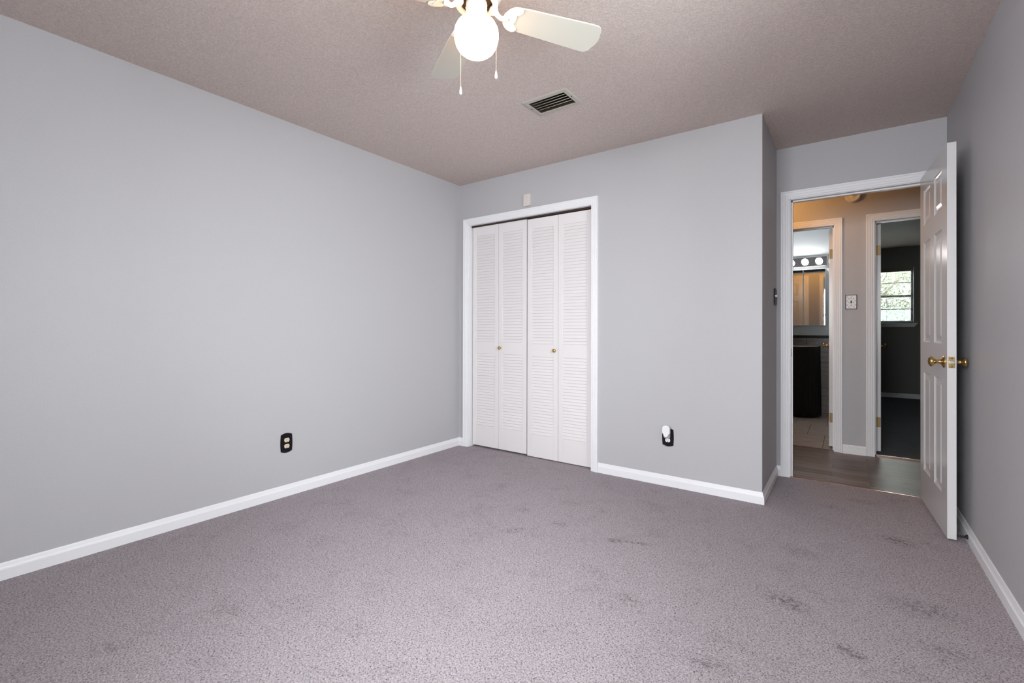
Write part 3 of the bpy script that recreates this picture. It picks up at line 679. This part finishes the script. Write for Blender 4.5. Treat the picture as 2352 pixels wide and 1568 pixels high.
# door stop behind the door
ds = thing('door_stop', 'black spring door stop on the right baseboard behind the door', 'door stop', (XR-.0135, .020, .030))
mb = MB()
pth = []
for k in range(0, 97): a = 2*PI*k/8; pth.append((-.008-.048*k/96, .0048*math.cos(a), .0048*math.sin(a)))
mb.tube(pth, .0013, 6); mb.build('spring', RUBBER, ds)
mb = MB(); mb.lathe([(.011, 0), (.0105, .006), (.006, .010)], 16, Matrix.Rotation(-PI/2, 4, 'Y')); mb.build('mounting_foot', RUBBER, ds)
mb = MB(); mb.lathe([(.006, .0), (.008, .002), (.008, .010), (.005, .013)], 16, Matrix.Translation((-.054, 0, 0)) @ Matrix.Rotation(-PI/2, 4, 'Y')); mb.build('rubber_tip', RUBBER, ds)

# ------------------------------------------------------------------ hall light
hl = thing('hall_ceiling_light', 'warm glass dome light on the hall ceiling', 'ceiling light', (2.45, 1.36, H))
mb = MB(); mb.lathe([(.085, 0), (.088, -.012), (.080, -.020)], 32); mb.build('light_base', BRASS, hl)
mb = MB(); mb.lathe([(.12, -.012), (.125, -.022), (.115, -.05), (.085, -.075), (.04, -.088), (.001, -.090)], 32); mb.build('glass_dome', HALLB, hl)
def pt(name, loc, e, col, r=.04):
    d = bpy.data.lights.new(name, 'POINT'); d.energy = e; d.color = col; d.shadow_soft_size = r
    o = bpy.data.objects.new(name, d); COL.objects.link(o); o.location = loc; return o
pt('hall_lamp', (2.45, 1.36, H-.15), 7.5, (1.0, .50, .14), .05)

# ------------------------------------------------------------------ bathroom fittings
vl = thing('vanity_light', 'chrome light bar with lit globe bulbs above the bathroom mirror', 'vanity light', (2.365, YB, 1.985))
mb = MB(); mb.box(-.40, .40, -.045, 0, -.066, .066); mb.build('light_bar', CHROME, vl, .006)
for x in (-.155*2, -.155, 0, .155, .155*2):
    M0 = Matrix.Translation((x, -.045, 0)) @ RX
    mb = MB(); mb.lathe([(.022, 0), (.022, .012), (.016, .018)], 20, M0); mb.build('bulb_socket', CHROME, vl)
    mb = MB(); mb.sphere((x, -.045-.050, 0), .037, 20, 14); mb.build('bulb', BULB, vl)
BEVELG = mat('mirror_edge_glint', (.80, .82, .84), .35, .3)  # pale colour stands in for light caught along the bevels
mc = thing('medicine_cabinet', 'mirrored three-door cabinet on the bathroom wall', 'cabinet', (2.384, YB, 1.515))
mb = MB(); mb.box(-.363, .363, -.105, -.0005, -.365, .365); mb.build('cabinet_body', WPLAST, mc)
for k in range(3):
    a = -.363+.242*k+.001; b = a+.240; bv = .005
    vs = []
    for ins, y in ((0, -.106), (0, -.1115), (bv, -.1135)):
        vs += [(a+ins, y, -.365+ins), (b-ins, y, -.365+ins), (b-ins, y, .365-ins), (a+ins, y, .365-ins)]
    mb = MB(); mb.add(vs, [(8, 9, 10, 11)]); md_ = mb.build('mirror_door', MIRROR, mc)
    mb = MB(); mb.add(vs, [(q*4+j, q*4+(j+1) % 4, q*4+4+(j+1) % 4, q*4+4+j) for q in range(2) for j in range(4)]); mb.build('bevelled_edge', BEVELG, md_)
# sink with a gathered black skirt
sk = thing('bathroom_sink', 'white sink with a floor-length black fabric skirt in the bathroom', 'sink', (2.37, YB, ZH))
def sink_outline(n=64, g=0.0, amp=0.0, waves=30):
    pts = []
    for k in range(n+1):
        t = PI*k/n; c, s = math.cos(t), math.sin(t)
        ex = .55
        x = .31*math.copysign(abs(c)**ex, c); y = -.36*abs(s)**ex
        r = 1+g+amp*math.sin(waves*t)
        pts.append((x*r, min(y*r, 0)-.012 if k not in (0, n) else -.012))
    return pts
mb = MB(); o = sink_outline(40, -.012); n = len(o)
vs = [(p[0], p[1], .86) for p in o]+[(p[0]*1.02, p[1]*1.02, .885) for p in o]+[(p[0], p[1], .90) for p in o]+[(p[0]*.86, p[1]*.82-.02, .895) for p in o]+[(p[0]*.6, p[1]*.6-.05, .80) for p in o]
mb.add(vs, [(a*n+i, a*n+(i+1) % n, a*n+n+(i+1) % n, a*n+n+i) for a in range(4) for i in range(n)]+[tuple(range(4*n, 5*n)), tuple(range(n-1, -1, -1))], True)
mb.build('basin', PORC, sk)
mb = MB(); rows = 14; N_ = 240; vs = []
for j in range(rows+1):
    z = .898-.880*j/rows; g = .032+.018*j/rows; vs += [(p[0], p[1], z) for p in sink_outline(N_, g, .002+.020*j/rows, 34)]
n = N_+1
mb.add(vs, [(j*n+i, j*n+i+1, j*n+n+i+1, j*n+n+i) for j in range(rows) for i in range(N_)], True)
so = mb.build('sink_skirt', CLOTH, sk); tag(so, 'gathered black fabric skirt'); md = so.modifiers.new('thickness', 'SOLIDIFY'); md.thickness = .002
mb = MB(); mb.tube([(0, -.05, .89), (0, -.05, .98), (0, -.08, 1.01), (0, -.14, 1.0), (0, -.15, .97)], .010, 12); mb.box(-.028, .028, -.065, -.035, .89, .903); mb.build('faucet', CHROME, sk)

# ------------------------------------------------------------------ outdoors beyond the far window
GRASS = mat('lawn', (.045, .06, .03), .9)
mb = MB(); mb.box(-15, 25, YW+.14, 45, -.5, -.4); struct(mb, 'ground', GRASS)
LEAF = mat('tree_leaves', (.24, .34, .12), .6); lb = LEAF.node_tree.nodes['Principled BSDF']
oi = N(LEAF, 'ShaderNodeTexCoord'); ln = N(LEAF, 'ShaderNodeTexNoise'); ln.inputs['Scale'].default_value = 2.5; L(LEAF, oi.outputs['Object'], ln.inputs['Vector'])
lr = ramp(LEAF, ln.outputs['Fac'], (.48, .53, .38), (.78, .80, .70), .35, .65); L(LEAF, lr.outputs[0], lb.inputs['Base Color'])
BARK = mat('bark', (.30, .26, .20), .9); bump_noise(BARK, 30, .6, .02)
def tree(x, y, h, r, n, label):
    t = thing('tree', label, 'tree', (x, y, -.4), 0, 'trees outside the far window')
    mb = MB(); mb.tube([(0, 0, 0), (.05, 0, h*.4), (-.05, .1, h*.8)], [.11, .08, .03], 10)
    for a in (0, 1.3, 2.6, 3.9, 5.2): mb.tube([(0, 0, h*.35), (r*.4*math.cos(a), r*.4*math.sin(a), h*.55), (r*.75*math.cos(a), r*.75*math.sin(a), h*.72)], [.035, .022, .01], 8)
    mb.build('trunk', BARK, t)
    mb = MB(); rnd = random.Random(int(x*100))
    cl = [(rnd.uniform(-.6, .6)*r, rnd.uniform(-.6, .6)*r, h*(.42+.5*rnd.random()), rnd.uniform(.35, .6)*r) for _ in range(14)]
    for i in range(n):
        c = cl[rnd.randrange(len(cl))]; d = Vector((rnd.gauss(0, 1), rnd.gauss(0, 1), rnd.gauss(0, 1))).normalized()*c[3]*rnd.uniform(.55, 1)
        p = Vector(c[:3])+d; s = rnd.uniform(.022, .045); u = Vector((rnd.gauss(0, 1), rnd.gauss(0, 1), rnd.gauss(0, 1))).normalized(); v = u.cross(d).normalized()
        mb.add([p-u*s, p-v*s*.5, p+u*s, p+v*s*.5], [(0, 1, 2, 3)])
    mb.build('leaves', LEAF, t)
tree(3.5, 13.5, 6.0, 2.4, 30000, 'leafy green tree outside the far bedroom window')
tree(7.6, 19.5, 7.0, 2.8, 14000, 'taller leafy tree farther off outside the far bedroom window')
nh = thing('neighbour_house', 'pale blue house beyond the trees outside the far window', 'house', (4.8, 27.0, -.4))
mb = MB(); mb.box(-3, 3.5, 0, 5, 0, 2.7); mb.build('siding', mat('pale_siding', (.62, .66, .75), .7), nh)
mb = MB(); mb.prism([(-3.4, 2.7), (3.9, 2.7), (.25, 4.6)], 5.6, Matrix.Translation((0, 5.3, 0)) @ RX); mb.build('roof', mat('shingle_roof', (.16, .14, .13), .9), nh)
